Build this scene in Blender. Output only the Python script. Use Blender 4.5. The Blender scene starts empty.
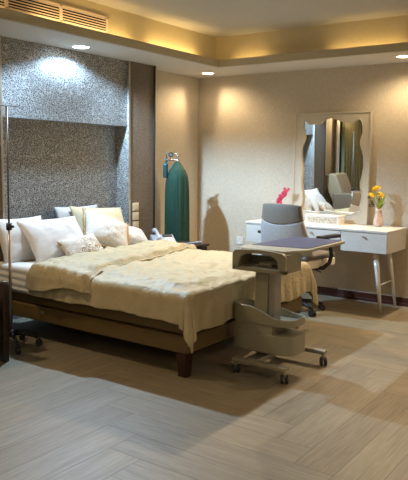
import bpy, bmesh, math, random
from mathutils import Vector, Matrix, noise
random.seed(7)
S = bpy.context.scene
COL = S.collection
PI = math.pi

# ---------------------------------------------------------------- camera, world, exposure
CAM = Vector((-6.312, -4.582, 1.40))
def make_camera():
    yaw, pit, rol = map(math.radians, (54.65, -6.9, 0.78))
    f = Vector((math.sin(yaw)*math.cos(pit), math.cos(yaw)*math.cos(pit), math.sin(pit)))
    r = Vector((math.cos(yaw), -math.sin(yaw), 0))
    u = r.cross(f)
    r2 = math.cos(rol)*r + math.sin(rol)*u
    u2 = -math.sin(rol)*r + math.cos(rol)*u
    cd = bpy.data.cameras.new('camera')
    cd.sensor_fit = 'HORIZONTAL'; cd.sensor_width = 36; cd.lens = 645/408*36
    cd.clip_start = 0.05
    co = bpy.data.objects.new('camera', cd); COL.objects.link(co)
    M = Matrix((r2, u2, -f)).transposed().to_4x4(); M.translation = CAM
    co.matrix_world = M
    S.camera = co
make_camera()
S.view_settings.view_transform = 'Standard'
S.view_settings.look = 'None'
S.view_settings.gamma = 1
S.view_settings.use_curve_mapping = False
S.view_settings.exposure = 0.30
W = bpy.data.worlds.new('world'); S.world = W; W.use_nodes = True
W.node_tree.nodes['Background'].inputs[0].default_value = (1.0, 0.86, 0.68, 1)
W.node_tree.nodes['Background'].inputs[1].default_value = 0.02

H = 2.38          # soffit height
HU = 2.71         # tray ceiling height
WARM = (1.0, 0.74, 0.45)
COOL = (0.50, 0.74, 1.0)

def spot(name, loc, power, color, size, blend, radius=0.035, tilt=(0, 0)):
    l = bpy.data.lights.new(name, 'SPOT'); l.energy = power; l.color = color
    l.spot_size = math.radians(size); l.spot_blend = blend; l.shadow_soft_size = radius
    o = bpy.data.objects.new(name, l); COL.objects.link(o); o.location = loc
    o.rotation_euler = (math.radians(tilt[0]), math.radians(tilt[1]), 0)
    return o
def area(name, loc, rot, sx, sy, power, color):
    l = bpy.data.lights.new(name, 'AREA'); l.energy = power; l.color = color
    l.shape = 'RECTANGLE'; l.size = sx; l.size_y = sy
    o = bpy.data.objects.new(name, l); COL.objects.link(o); o.location = loc
    o.rotation_euler = rot
    return o

# downlights: (x, y, z, warm?, wattage)
DOWN = [(-2.245, -0.359, H, 'cool', 430), (-0.33, -0.36, H, 'warm', 215), (-0.36, -2.56, H, 'warm', 255),
        (-4.16, -0.36, H, 'warm', 90), (-0.36, -4.6, H, 'warm', 90),
        (-4.3, -5.9, H, 'fill', 150), (-7.2, -3.2, H, 'fill', 60), (-6.3, -0.36, H, 'warm', 40)]  # front and left-wall lamps are unseen fill, added to raise the ambient
LC = {'cool': COOL, 'warm': WARM, 'fill': (1.0, 0.80, 0.58)}
def lamp_profile(l, toward, wall_share, nadir_share, a=.02, b=.30):
    """luminaire distribution: weaker straight down (bat-wing) and shielded on its wall side"""
    l.use_nodes = True; t = l.node_tree; em = t.nodes['Emission']
    tc = t.nodes.new('ShaderNodeTexCoord')
    def mr(sock, a, b, c, d):
        n = t.nodes.new('ShaderNodeMapRange'); n.interpolation_type = 'SMOOTHSTEP'; t.links.new(sock, n.inputs[0])
        for q, v in zip((1, 2, 3, 4), (a, b, c, d)): n.inputs[q].default_value = v
        return n.outputs[0]
    def dot(v):
        n = t.nodes.new('ShaderNodeVectorMath'); n.operation = 'DOT_PRODUCT'; t.links.new(tc.outputs['Normal'], n.inputs[0]); n.inputs[1].default_value = v
        return n.outputs['Value']
    def mul(a, b):
        n = t.nodes.new('ShaderNodeMath'); n.operation = 'MULTIPLY'; t.links.new(a, n.inputs[0]); t.links.new(b, n.inputs[1]); return n.outputs[0]
    f = mr(dot((0, 0, -1)), .98, .55, nadir_share, 1)
    for v in toward: f = mul(f, mr(dot(v), a, b, 1, wall_share))
    t.links.new(f, em.inputs['Strength'])
for (x, y, z, k, p) in DOWN:
    o = spot('downlight_beam', (x, y, z-0.022), p, LC[k], 152 if k == 'cool' else 160, 0.35 if k == 'cool' else 0.8)
    if k == 'cool': lamp_profile(o.data, [(0, 1, 0)], .10, .40, .06, .42)
    elif k == 'warm':
        tw = []
        if x > -1: tw.append((1, 0, 0))
        if y > -1: tw.append((0, 1, 0))
        lamp_profile(o.data, tw, .14 if x > -1 else .5, .5)
# cove strips lying on the ledge behind the fascia, shining up
COVE = [((-1.25, -0.665), 0.75, 0.03, 1.6), ((-2.4, -0.665), 1.1, 0.03, 1.6), ((-4.2, -0.665), 1.8, 0.03, 2.6),
        ((-0.59, -1.02), 0.03, 0.38, .3), ((-0.59, -2.27), 0.03, 0.70, .5), ((-0.59, -3.7), 0.03, 1.3, 1.6)]
for (x, y), sx, sy, p in COVE:
    rot = (math.radians(135), 0, 0) if sx > sy else (0, math.radians(-135), 0)
    area('cove_light', (x, y, H+0.045), rot, sx, sy, p, (1.0, 0.66, 0.26))

# ---------------------------------------------------------------- helpers
def tag(o, label=None, cat=None, group=None, kind=None):
    if label: o['label'] = label
    if cat: o['category'] = cat
    if group: o['group'] = group
    if kind: o['kind'] = kind
    return o
def thing(name, label, cat, loc=(0, 0, 0), rotz=0, group=None):
    o = bpy.data.objects.new(name, None); COL.objects.link(o)
    o.location = loc; o.rotation_euler = (0, 0, rotz); o.empty_display_size = 0.1
    return tag(o, label, cat, group)
def obj(name, bm, mats, parent=None, smooth=False, bevel=0, local=False, origin=None, seg=2):
    """World-coordinate bmesh -> object. local=True: mesh is already in the root's frame."""
    if origin is None and parent is not None and not local:
        r = parent
        while r.parent: r = r.parent
        origin = r.location
    if origin is not None:
        bmesh.ops.translate(bm, vec=-Vector(origin), verts=bm.verts[:])
    me = bpy.data.meshes.new(name); bm.to_mesh(me); bm.free()
    if not isinstance(mats, (list, tuple)): mats = [mats]
    for m in mats: me.materials.append(m)
    o = bpy.data.objects.new(name, me); COL.objects.link(o)
    if parent: o.parent = parent
    elif origin is not None: o.location = origin
    if smooth:
        for p in me.polygons: p.use_smooth = True
    if bevel:
        b = o.modifiers.new('bevel', 'BEVEL'); b.width = bevel; b.segments = seg; b.limit_method = 'ANGLE'
        b.angle_limit = math.radians(40)
        for p in me.polygons: p.use_smooth = True
        o.modifiers.new('wn', 'WEIGHTED_NORMAL')
    return o
def B(): return bmesh.new()
def box(bm, x0, x1, y0, y1, z0, z1, mi=0, rz=0, sides=None):
    vs = [bm.verts.new((x, y, z)) for x in (x0, x1) for y in (y0, y1) for z in (z0, z1)]
    fcs = []
    F = {'-x': (0, 1, 3, 2), '+x': (4, 6, 7, 5), '-y': (0, 4, 5, 1), '+y': (2, 3, 7, 6), '-z': (0, 2, 6, 4), '+z': (1, 5, 7, 3)}
    for k, f in F.items():
        fc = bm.faces.new([vs[i] for i in f]); fc.material_index = (sides or {}).get(k, mi); fcs.append(fc)
    bmesh.ops.recalc_face_normals(bm, faces=fcs)
    if rz:
        c = Vector(((x0+x1)/2, (y0+y1)/2, 0))
        bmesh.ops.rotate(bm, cent=c, matrix=Matrix.Rotation(rz, 3, 'Z'), verts=vs)
    return vs
def prism(bm, poly, a0, a1, axis='x', mi=0):
    """extrude a 2D polygon along an axis. axis x: poly in (y,z); y: (x,z); z: (x,y)"""
    def P(p, a):
        if axis == 'x': return (a, p[0], p[1])
        if axis == 'y': return (p[0], a, p[1])
        return (p[0], p[1], a)
    v0 = [bm.verts.new(P(p, a0)) for p in poly]; v1 = [bm.verts.new(P(p, a1)) for p in poly]
    n = len(poly)
    fs = [bm.faces.new(v0), bm.faces.new(v1[::-1])]
    for i in range(n):
        fs.append(bm.faces.new([v0[i], v1[i], v1[(i+1) % n], v0[(i+1) % n]]))
    for f in fs: f.material_index = mi
    bmesh.ops.recalc_face_normals(bm, faces=fs)
    return v0+v1
def rod(bm, p0, p1, r0, r1=None, n=16, cap=True, mi=0):
    r1 = r0 if r1 is None else r1
    p0, p1 = Vector(p0), Vector(p1); d = (p1-p0).normalized()
    a = d.orthogonal().normalized(); b = d.cross(a)
    if abs(d.z) > .999: a, b = Vector((1, 0, 0)), Vector((0, 1, 0))
    rings = []
    for p, r in ((p0, r0), (p1, r1)):
        rings.append([bm.verts.new(p+(a*math.cos(2*PI*i/n)+b*math.sin(2*PI*i/n))*r) for i in range(n)])
    fs = []
    for i in range(n):
        fs.append(bm.faces.new([rings[0][i], rings[0][(i+1) % n], rings[1][(i+1) % n], rings[1][i]]))
    if cap: fs += [bm.faces.new(rings[0][::-1]), bm.faces.new(rings[1])]
    for f in fs: f.material_index = mi
    bmesh.ops.recalc_face_normals(bm, faces=fs)
def tube(bm, pts, r, n=10, mi=0, closed=False):
    pts = [Vector(p) for p in pts]; rings = []; N = len(pts); pa = None
    for i, p in enumerate(pts):
        if closed: d = (pts[(i+1) % N]-pts[i-1]).normalized()
        else: d = (pts[min(i+1, N-1)]-pts[max(i-1, 0)]).normalized()
        a = d.orthogonal().normalized() if pa is None else (pa-d*pa.dot(d)).normalized()
        pa = a; b = d.cross(a)
        rr = r[i] if isinstance(r, (list, tuple)) else r
        rings.append([bm.verts.new(p+(a*math.cos(2*PI*k/n)+b*math.sin(2*PI*k/n))*rr) for k in range(n)])
    fs = []
    for i in range(N if closed else N-1):
        j = (i+1) % N
        for k in range(n):
            fs.append(bm.faces.new([rings[i][k], rings[i][(k+1) % n], rings[j][(k+1) % n], rings[j][k]]))
    if not closed: fs += [bm.faces.new(rings[0][::-1]), bm.faces.new(rings[-1])]
    for f in fs: f.material_index = mi
    bmesh.ops.recalc_face_normals(bm, faces=fs)
def lathe(bm, prof, cx, cy, n=32, mod=None, mi=0, cap=True):
    rings = []
    for (r, z) in prof:
        ring = []
        for i in range(n):
            t = 2*PI*i/n; rr = r*(mod(t, z) if mod else 1)
            ring.append(bm.verts.new((cx+rr*math.cos(t), cy+rr*math.sin(t), z)))
        rings.append(ring)
    fs = []
    for a, b in zip(rings, rings[1:]):
        for i in range(n):
            fs.append(bm.faces.new([a[i], a[(i+1) % n], b[(i+1) % n], b[i]]))
    if cap: fs += [bm.faces.new(rings[0][::-1]), bm.faces.new(rings[-1])]
    for f in fs: f.material_index = mi
    bmesh.ops.recalc_face_normals(bm, faces=fs)
def ball(bm, c, r, sz=(1, 1, 1), n=16, mi=0):
    m = Matrix.Translation(c) @ Matrix.Diagonal((r*sz[0], r*sz[1], r*sz[2], 1))
    g = bmesh.ops.create_uvsphere(bm, u_segments=n, v_segments=n//2+2, radius=1, matrix=m)
    for v in g['verts']:
        for f in v.link_faces: f.material_index = mi
def sstep(a, b, x):
    t = min(1, max(0, (x-a)/(b-a))); return t*t*(3-2*t)

# ---------------------------------------------------------------- materials
class NT:
    def __init__(s, name):
        s.m = bpy.data.materials.new(name); s.m.use_nodes = True; s.t = s.m.node_tree
        s.b = s.t.nodes['Principled BSDF']
    def n(s, typ, ins=None, **kw):
        nd = s.t.nodes.new(typ)
        for k, v in kw.items(): setattr(nd, k, v)
        for k, v in (ins or {}).items():
            if isinstance(v, bpy.types.NodeSocket): s.t.links.new(v, nd.inputs[k])
            else: nd.inputs[k].default_value = v
        return nd
    def set(s, k, v):
        if isinstance(v, bpy.types.NodeSocket): s.t.links.new(v, s.b.inputs[k])
        else: s.b.inputs[k].default_value = v
    def ramp(s, fac, stops):
        r = s.t.nodes.new('ShaderNodeValToRGB'); s.t.links.new(fac, r.inputs[0])
        e = r.color_ramp.elements
        while len(e) < len(stops): e.new(.5)
        for q, (p, c) in zip(e, stops): q.position = p; q.color = c if len(c) == 4 else (*c, 1)
        return r.outputs[0]
    def bump(s, h, strength=.3, dist=.01):
        b = s.n('ShaderNodeBump', {'Height': h, 'Strength': strength, 'Distance': dist})
        s.set('Normal', b.outputs[0])
def flat(name, col, rough=.5, metal=0, noise_s=0, noise_a=.08, bump=0, spec=.5, coat=0, sheen=0):
    m = NT(name); m.set('Roughness', rough); m.set('Metallic', metal); m.set('Specular IOR Level', spec)
    if coat: m.set('Coat Weight', coat); m.set('Coat Roughness', .15)
    if sheen: m.set('Sheen Weight', sheen)
    tc = m.n('ShaderNodeTexCoord').outputs['Object']
    nz = m.n('ShaderNodeTexNoise', {'Vector': tc, 'Scale': noise_s or 30, 'Detail': 4})
    lo = tuple(c*(1-noise_a) for c in col); hi = tuple(min(1, c*(1+noise_a)) for c in col)
    m.set('Base Color', m.ramp(nz.outputs[0], [(.35, lo), (.65, hi)]))
    if bump: m.bump(nz.outputs[0], bump, .005)
    return m.m

def mat_floor():
    m = NT('oak_floor')
    uv = m.n('ShaderNodeUVMap', uv_map='UVMap').outputs[0]
    at = m.n('ShaderNodeVertexColor', layer_name='tone').outputs[0]
    mp = m.n('ShaderNodeMapping', {'Vector': uv, 'Scale': (2.6, 46, 1)}).outputs[0]
    g = m.n('ShaderNodeTexNoise', {'Vector': mp, 'Scale': 1.6, 'Detail': 8, 'Roughness': .65, 'Distortion': .8})
    mp2 = m.n('ShaderNodeMapping', {'Vector': uv, 'Scale': (1.2, 9, 1)}).outputs[0]
    g2 = m.n('ShaderNodeTexNoise', {'Vector': mp2, 'Scale': 1.3, 'Detail': 3})
    c1 = m.ramp(g.outputs[0], [(.25, (.195, .160, .108)), (.5, (.258, .218, .155)), (.75, (.318, .275, .205))])
    c2 = m.ramp(g2.outputs[0], [(.3, (.88, .87, .85)), (.7, (1.06, 1.05, 1.03))])
    mx = m.n('ShaderNodeMix', {0: 1.0, 6: c1, 7: c2}, data_type='RGBA', blend_type='MULTIPLY')
    mx2 = m.n('ShaderNodeMix', {0: 1.0, 6: mx.outputs[2], 7: at}, data_type='RGBA', blend_type='MULTIPLY')
    m.set('Base Color', mx2.outputs[2])
    m.set('Roughness', m.ramp(g.outputs[0], [(.2, (.56,)*3), (.8, (.48,)*3)])); m.set('Specular IOR Level', .35)
    m.bump(g.outputs[0], .08, .002)
    return m.m

def mat_vermicelli(name, ground, shine, rough, metal, scale=62, thr=.5, bump=.5):
    """embossed wall covering with short worm-like raised strokes"""
    m = NT(name)
    tc = m.n('ShaderNodeTexCoord').outputs['Object']
    wn = m.n('ShaderNodeTexNoise', {'Vector': tc, 'Scale': 22, 'Detail': 2})
    add = m.n('ShaderNodeMix', {0: .035, 4: tc, 5: wn.outputs[1]}, data_type='VECTOR')
    v = m.n('ShaderNodeTexVoronoi', {'Vector': add.outputs[1], 'Scale': scale}, feature='DISTANCE_TO_EDGE')
    n2 = m.n('ShaderNodeTexNoise', {'Vector': tc, 'Scale': scale*1.1, 'Detail': 1, 'Distortion': 1.5})
    mm = m.n('ShaderNodeMath', {0: v.outputs[0], 1: n2.outputs[0]}, operation='MULTIPLY')
    mask = m.ramp(mm.outputs[0], [(.03*thr/.5, (0, 0, 0)), (.075*thr/.5, (1, 1, 1))])
    mk = m.n('ShaderNodeRGBToBW', {0: mask}).outputs[0]
    mx = m.n('ShaderNodeMix', {0: mk, 6: (*shine, 1), 7: (*ground, 1)}, data_type='RGBA')
    m.set('Base Color', mx.outputs[2]); m.set('Roughness', rough)
    m.set('Metallic', metal); m.bump(mk, -bump, .004)
    return m.m

def mat_damask():
    m = NT('wallpaper_beige')
    tc = m.n('ShaderNodeTexCoord').outputs['Object']
    wn = m.n('ShaderNodeTexNoise', {'Vector': tc, 'Scale': 9, 'Detail': 2})
    add = m.n('ShaderNodeMix', {0: .09, 4: tc, 5: wn.outputs[1]}, data_type='VECTOR')
    v = m.n('ShaderNodeTexVoronoi', {'Vector': add.outputs[1], 'Scale': 17}, feature='DISTANCE_TO_EDGE')
    n2 = m.n('ShaderNodeTexNoise', {'Vector': tc, 'Scale': 60, 'Detail': 2, 'Distortion': 1})
    mask = m.ramp(v.outputs[0], [(.02, (0, 0, 0)), (.09, (1, 1, 1))])
    mk = m.n('ShaderNodeRGBToBW', {0: mask}).outputs[0]
    mx = m.n('ShaderNodeMix', {0: mk, 6: (.60, .53, .415, 1), 7: (.565, .495, .385, 1)}, data_type='RGBA')
    c2 = m.ramp(n2.outputs[0], [(.3, (.92,)*3), (.7, (1.05,)*3)])
    mm = m.n('ShaderNodeMix', {0: 1.0, 6: mx.outputs[2], 7: c2}, data_type='RGBA', blend_type='MULTIPLY')
    m.set('Base Color', mm.outputs[2]); m.set('Roughness', .55); m.bump(n2.outputs[0], .25, .004)
    return m.m

def mat_print(name, base, ink, scale=15, amount=1.0, rough=.75):
    """cloth with a scattered printed / embroidered scroll pattern"""
    m = NT(name)
    tc = m.n('ShaderNodeTexCoord').outputs['Object']
    nz = m.n('ShaderNodeTexNoise', {'Vector': tc, 'Scale': scale, 'Detail': 2, 'Distortion': 2.2})
    nb = m.n('ShaderNodeTexNoise', {'Vector': tc, 'Scale': scale*.28, 'Detail': 1})
    a = m.ramp(nz.outputs[0], [(.42, (0, 0, 0)), (.47, (1, 1, 1)), (.53, (1, 1, 1)), (.58, (0, 0, 0))])
    b = m.ramp(nb.outputs[0], [(.36, (.12*amount,)*3), (.56, (amount,)*3)])
    k = m.n('ShaderNodeMix', {0: 1.0, 6: a, 7: b}, data_type='RGBA', blend_type='MULTIPLY')
    mx = m.n('ShaderNodeMix', {0: m.n('ShaderNodeRGBToBW', {0: k.outputs[2]}).outputs[0], 6: (*base, 1), 7: (*ink, 1)}, data_type='RGBA')
    m.set('Base Color', mx.outputs[2]); m.set('Roughness', rough); m.bump(nz.outputs[0], .15, .004)
    return m.m

def mat_emit(name, col, st):
    m = NT(name); m.set('Base Color', (*col, 1)); m.set('Emission Color', (*col, 1)); m.set('Emission Strength', st)
    return m.m
def mat_wood(name, dark, light, rough=.4, sc=(2, 2, 22)):
    m = NT(name)
    tc = m.n('ShaderNodeTexCoord').outputs['Object']
    mp = m.n('ShaderNodeMapping', {'Vector': tc, 'Scale': sc}).outputs[0]
    g = m.n('ShaderNodeTexNoise', {'Vector': mp, 'Scale': 3, 'Detail': 6, 'Distortion': .6})
    m.set('Base Color', m.ramp(g.outputs[0], [(.3, dark), (.7, light)])); m.set('Roughness', rough)
    return m.m

M = {}
M['floor'] = mat_floor()
M['wall'] = mat_damask()
M['silver'] = mat_vermicelli('silver_vermicelli', (.105, .10, .09), (.50, .50, .49), .42, .25)
M['taupe'] = mat_vermicelli('taupe_vermicelli', (.12, .095, .07), (.22, .18, .14), .5, .15, scale=70, bump=.35)
M['ceil'] = flat('ceiling_paint', (.50, .495, .46), .8, noise_a=.02)
M['cove'] = flat('cove_paint', (.58, .51, .33), .7, noise_a=.02)
M['soffit'] = flat('soffit_paint', (.62, .60, .56), .7, noise_a=.02)
M['fascia'] = flat('fascia_paint', (.48, .43, .30), .7, noise_a=.02)
M['darktrim'] = flat('dark_metal_trim', (.035, .028, .022), .4, .3)
M['brass'] = flat('brass_trim', (.55, .50, .42), .3, .8)
M['base'] = mat_wood('mahogany_base', (.035, .008, .005), (.075, .018, .010), .35, (6, 6, 30))
M['vent'] = flat('vent_paint', (.82, .70, .58), .5, noise_a=.02)
M['black'] = flat('black_plastic', (.012, .012, .013), .45)
M['void'] = flat('duct_dark', (.008, .007, .006), .9)
M['white'] = flat('white_lacquer', (.70, .68, .64), .35, noise_a=.02, coat=.2)
M['mirrorframe'] = flat('cream_frame_paint', (.50, .455, .36), .4, noise_a=.02)
M['whitecarve'] = None
M['chrome'] = flat('chrome', (.62, .62, .62), .18, 1.0, noise_a=.03)
M['steel'] = flat('brushed_steel', (.42, .38, .33), .35, .9, noise_a=.05)
M['darksteel'] = flat('dull_dark_steel', (.14, .12, .10), .55, .3)
M['satin'] = None
M['sheet'] = flat('white_cotton', (.60, .59, .57), .85, noise_s=80, noise_a=.03, bump=.05)
M['pillow'] = flat('pillow_cotton', (.62, .61, .60), .8, noise_s=60, noise_a=.03, bump=.08)
M['print'] = mat_print('scroll_print_cotton', (.62, .59, .54), (.30, .21, .11))
M['printfaint'] = mat_print('faint_print_cotton', (.62, .60, .57), (.42, .34, .24), 18, .55)
M['printpale'] = mat_print('pale_print_cotton', (.62, .61, .60), (.38, .37, .36), 22, .8)
M['ruffle'] = flat('golden_ruffle', (.55, .42, .26), .7, noise_s=60, noise_a=.25)
M['cream'] = flat('cream_satin', (.52, .45, .29), .5, noise_s=14, noise_a=.05, sheen=.3)
M['bedleather'] = flat('ochre_leatherette', (.13, .086, .026), .45, noise_s=90, noise_a=.07, bump=.1)
M['sheetshade'] = flat('mattress_shade_grey', (.34, .33, .28), .8)
M['mahogany'] = mat_wood('mahogany_leg', (.018, .006, .004), (.045, .014, .009), .3, (10, 10, 3))
M['darkwood'] = mat_wood('dark_walnut', (.018, .010, .008), (.04, .024, .018), .35, (3, 12, 12))
M['plastic'] = flat('olive_beige_plastic', (.27, .255, .185), .42, noise_a=.03)
M['plasticpale'] = flat('pale_beige_plastic', (.45, .43, .34), .4, noise_a=.03)
M['laminate'] = flat('blue_laminate', (.075, .085, .175), .32, noise_s=18, noise_a=.08)
M['tubesteel'] = flat('satin_grey_metal', (.36, .35, .31), .35, .6, noise_a=.04)
M['rubber'] = flat('black_rubber', (.015, .015, .015), .6)
M['green'] = flat('green_cloth', (.003, .036, .020), .8, noise_s=40, noise_a=.2, bump=.1)
M['chairgrey'] = flat('slate_grey_fabric', (.155, .14, .12), .7, noise_s=120, noise_a=.12)
M['chairmesh'] = flat('pale_grey_mesh_fabric', (.34, .36, .39), .7, noise_s=160, noise_a=.18)
M['creamseat'] = flat('cream_plastic', (.80, .72, .58), .5)
M['switch'] = flat('ivory_switch', (.62, .55, .40), .4)
M['socket'] = flat('white_socket', (.70, .68, .63), .4)
M['phone'] = flat('grey_white_plastic', (.34, .37, .42), .35)
M['phonedark'] = flat('dark_display', (.03, .035, .04), .3)
M['tan'] = flat('tan_upholstery', (.27, .20, .12), .6, noise_s=50, noise_a=.06)
M['tanbrown'] = flat('brown_tan_upholstery', (.18, .13, .085), .6, noise_s=50, noise_a=.06)
M['curtain'] = flat('olive_curtain', (.17, .155, .075), .75, noise_s=20, noise_a=.12)
M['whitecurtain'] = flat('sheer_white', (.62, .60, .56), .8)
M['petal_pink'] = flat('pink_petal', (.55, .03, .10), .6, noise_s=60, noise_a=.3)
M['petal_yellow'] = flat('yellow_petal', (.90, .58, .03), .6, noise_s=60, noise_a=.2)
M['leaf'] = flat('yellow_green_leaf', (.30, .36, .03), .6, noise_s=60, noise_a=.3)
M['darkleaf'] = flat('dark_leaf', (.03, .05, .035), .6)
M['ceramic'] = mat_print('blush_ceramic', (.62, .50, .43), (.36, .22, .15), 60, .9, .25)
M['glow'] = mat_emit('lamp_glow_warm', (1.0, .80, .52), 9)
M['glowcool'] = mat_emit('lamp_glow_cool', (.85, .94, 1.0), 12)
M['strip'] = mat_emit('led_strip_glow', (1.0, .62, .22), 3)
M['red'] = flat('red_enamel', (.45, .02, .02), .4)
m = NT('mirror_glass'); m.set('Metallic', 1.0); m.set('Roughness', .01); m.set('Base Color', (.86, .88, .86, 1)); M['mirror'] = m.m
m = NT('bottle_plastic'); m.set('Base Color', (.015, .07, .08, 1)); m.set('Roughness', .3); M['bottle'] = m.m
def mat_satin():
    m = NT('champagne_satin')
    tc = m.n('ShaderNodeTexCoord').outputs['Object']
    nz = m.n('ShaderNodeTexNoise', {'Vector': tc, 'Scale': 5, 'Detail': 5, 'Distortion': 1.4})
    m.set('Base Color', m.ramp(nz.outputs[0], [(.3, (.42, .36, .225)), (.7, (.49, .425, .275))]))
    m.set('Roughness', .52); m.set('Specular IOR Level', .3)
    mp = m.n('ShaderNodeMapping', {'Vector': tc, 'Scale': (.8, 2.6, 1.2), 'Rotation': (0, 0, .6)}).outputs[0]
    n2 = m.n('ShaderNodeTexNoise', {'Vector': mp, 'Scale': 11, 'Detail': 5, 'Distortion': 2.0})
    m.bump(n2.outputs[0], .32, .03)
    return m.m
M['satin'] = mat_satin()
def mat_carve():
    m = NT('carved_lattice_white')
    tc = m.n('ShaderNodeTexCoord').outputs['Object']
    v = m.n('ShaderNodeTexVoronoi', {'Vector': tc, 'Scale': 34}, feature='DISTANCE_TO_EDGE')
    mask = m.ramp(v.outputs[0], [(.05, (.66, .60, .50)), (.14, (.40, .34, .26))])
    m.set('Base Color', mask); m.set('Roughness', .5)
    return m.m
M['whitecarve'] = mat_carve()

# ---------------------------------------------------------------- room shell
X0, Y0 = -7.6, -6.2       # left and front wall planes
def st(name, bm, mats, **k): return tag(obj(name, bm, mats, **k), kind='structure')

def build_floor():
    bm = B(); uvl = bm.loops.layers.uv.new('UVMap'); cl = bm.loops.layers.color.new('tone')
    w, n = .20, 6; L = w*n
    rnd = random.Random(3)
    def plank(x0, y0, x1, y1, horiz):
        if x1 < X0 or x0 > 0 or y1 < Y0 or y0 > 0: return
        g = .0012
        a, b, c, d = max(x0+g, X0), min(x1-g, 0), max(y0+g, Y0), min(y1-g, 0)
        if b <= a or d <= c: return
        t = rnd.uniform(.93, 1.04); q = rnd.uniform(-.03, .03); off = (rnd.uniform(0, 40), rnd.uniform(0, 40))
        f = bm.faces.new([bm.verts.new((px, py, .0005)) for px, py in ((a, c), (b, c), (b, d), (a, d))])
        for l in f.loops:
            x, y = l.vert.co.x-x0, l.vert.co.y-y0
            l[uvl].uv = (x+off[0], y+off[1]) if horiz else (y+off[0], x+off[1])
            l[cl] = (min(1, t+q), min(1, t), min(1, t-q), 1)
    ox, oy = -.31, -.07
    for s in range(-12, 12):
        for k in range(-60, 60):
            bx = (k + 2*n*s)*w + ox; by = k*w + oy
            plank(bx, by, bx+L, by+w, True)
            vx = bx+L; vt = by+w
            plank(vx, vt-L, vx+w, vt, False)
    o = st('floor', bm, [M['floor'], M['darkwood']])
    bm = B(); box(bm, X0-.1, .1, Y0-.1, .1, -.12, -.0005)
    st('floor', bm, M['darkwood'])
build_floor()

bm = B(); box(bm, X0-.1, .1, 0, .1, 0, HU+.1); st('wall_back', bm, M['wall'])
bm = B(); box(bm, 0, .1, Y0-.1, 0, 0, HU+.1); st('wall_right', bm, M['wall'])
bm = B(); box(bm, X0-.1, X0, Y0-.1, 0, 0, HU+.1); st('wall_left', bm, M['wall'])
bm = B(); box(bm, X0-.1, .1, Y0-.1, Y0, 0, HU+.1); st('wall_front', bm, M['wall'])
bm = B(); box(bm, X0-.1, .1, Y0-.1, .1, HU, HU+.12); st('ceiling', bm, M['ceil'])

# soffit ring with its fascia and ledge; cove wall set back behind the ledge
FX, FY = -.638, -.714      # fascia faces
CX, CY = -.50, -.58        # cove wall faces
FX2, FY2 = X0+.65, Y0+.65
def ring(bm, xa, xb, ya, yb, z0, z1, mi=0, sides=None):
    """four boxes between outer room and the inner rectangle (xa..xb, ya..yb)"""
    box(bm, X0, 0, yb, 0, z0, z1, mi, sides=sides)
    box(bm, X0, 0, Y0, ya, z0, z1, mi, sides=sides)
    box(bm, xb, 0, ya, yb, z0, z1, mi, sides=sides)
    box(bm, X0, xa, ya, yb, z0, z1, mi, sides=sides)
bm = B(); ring(bm, FX2, FX, FY2, FY, H, H+.02, 0); st('trim_1', bm, M['soffit'])
bm = B()
t = .03
e = .005
box(bm, FX2+e, FX-e, FY-e, FY+t, H-.003, H+.07); box(bm, FX2+e, FX-e, FY2-t, FY2+e, H-.003, H+.07)
box(bm, FX-e, FX+t, FY2-t, FY+t, H-.003, H+.07); box(bm, FX2-t, FX2+e, FY2-t, FY+t, H-.003, H+.07)
st('trim_2', bm, M['fascia'], bevel=.004)
bm = B(); ring(bm, X0+.51, CX, Y0+.51, CY, H+.02, HU, 0); st('trim_3', bm, M['cove'])

# baseboards
bm = B(); box(bm, -.018, 0, Y0, -.02, 0, .085); box(bm, -.024, 0, Y0, -.02, 0, .03)
st('baseboard_right', bm, M['base'], bevel=.004)
bm = B(); box(bm, -1.04, 0, -.018, 0, 0, .085); box(bm, X0, -3.37, -.018, 0, 0, .085)
st('baseboard_back', bm, M['base'], bevel=.004)

# headboard wall: overhanging upper box, recessed niche, side pillars
PXR0, PXR1 = -1.434, -1.055     # right pillar
PXL0, PXL1 = -3.345, -2.966     # left pillar
bm = B()
box(bm, PXL1, PXR0, -.16, -.001, 1.743, H-.001, 0)
box(bm, PXL1, PXR0, -.012, -.001, 0, 1.743, 0)
sd = {'-x': 0, '+x': 0, '-y': 1}
box(bm, PXR0, PXR1, -.185, -.001, 0, H-.001, 1, sides=sd)
box(bm, PXL0, PXL1, -.185, -.001, 0, H-.001, 1, sides=sd)
st('wall_headboard', bm, [M['silver'], M['taupe']])
bm = B()
for x in (PXR0, PXL1): box(bm, x-.008, x+.012, -.195, -.186, 0, H-.001)
st('trim_4', bm, M['brass'])
bm = B()
box(bm, PXR1, PXR1+.014, -.20, -.001, 0, H-.001); box(bm, PXL0-.014, PXL0, -.20, -.001, 0, H-.001)
st('trim_5', bm, M['darktrim'])
bm = B()
box(bm, PXR1+.014, PXR1+.022, -.198, -.001, 0, H-.001); box(bm, PXL0-.022, PXL0-.014, -.198, -.001, 0, H-.001)
st('trim_6', bm, M['brass'])

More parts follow.
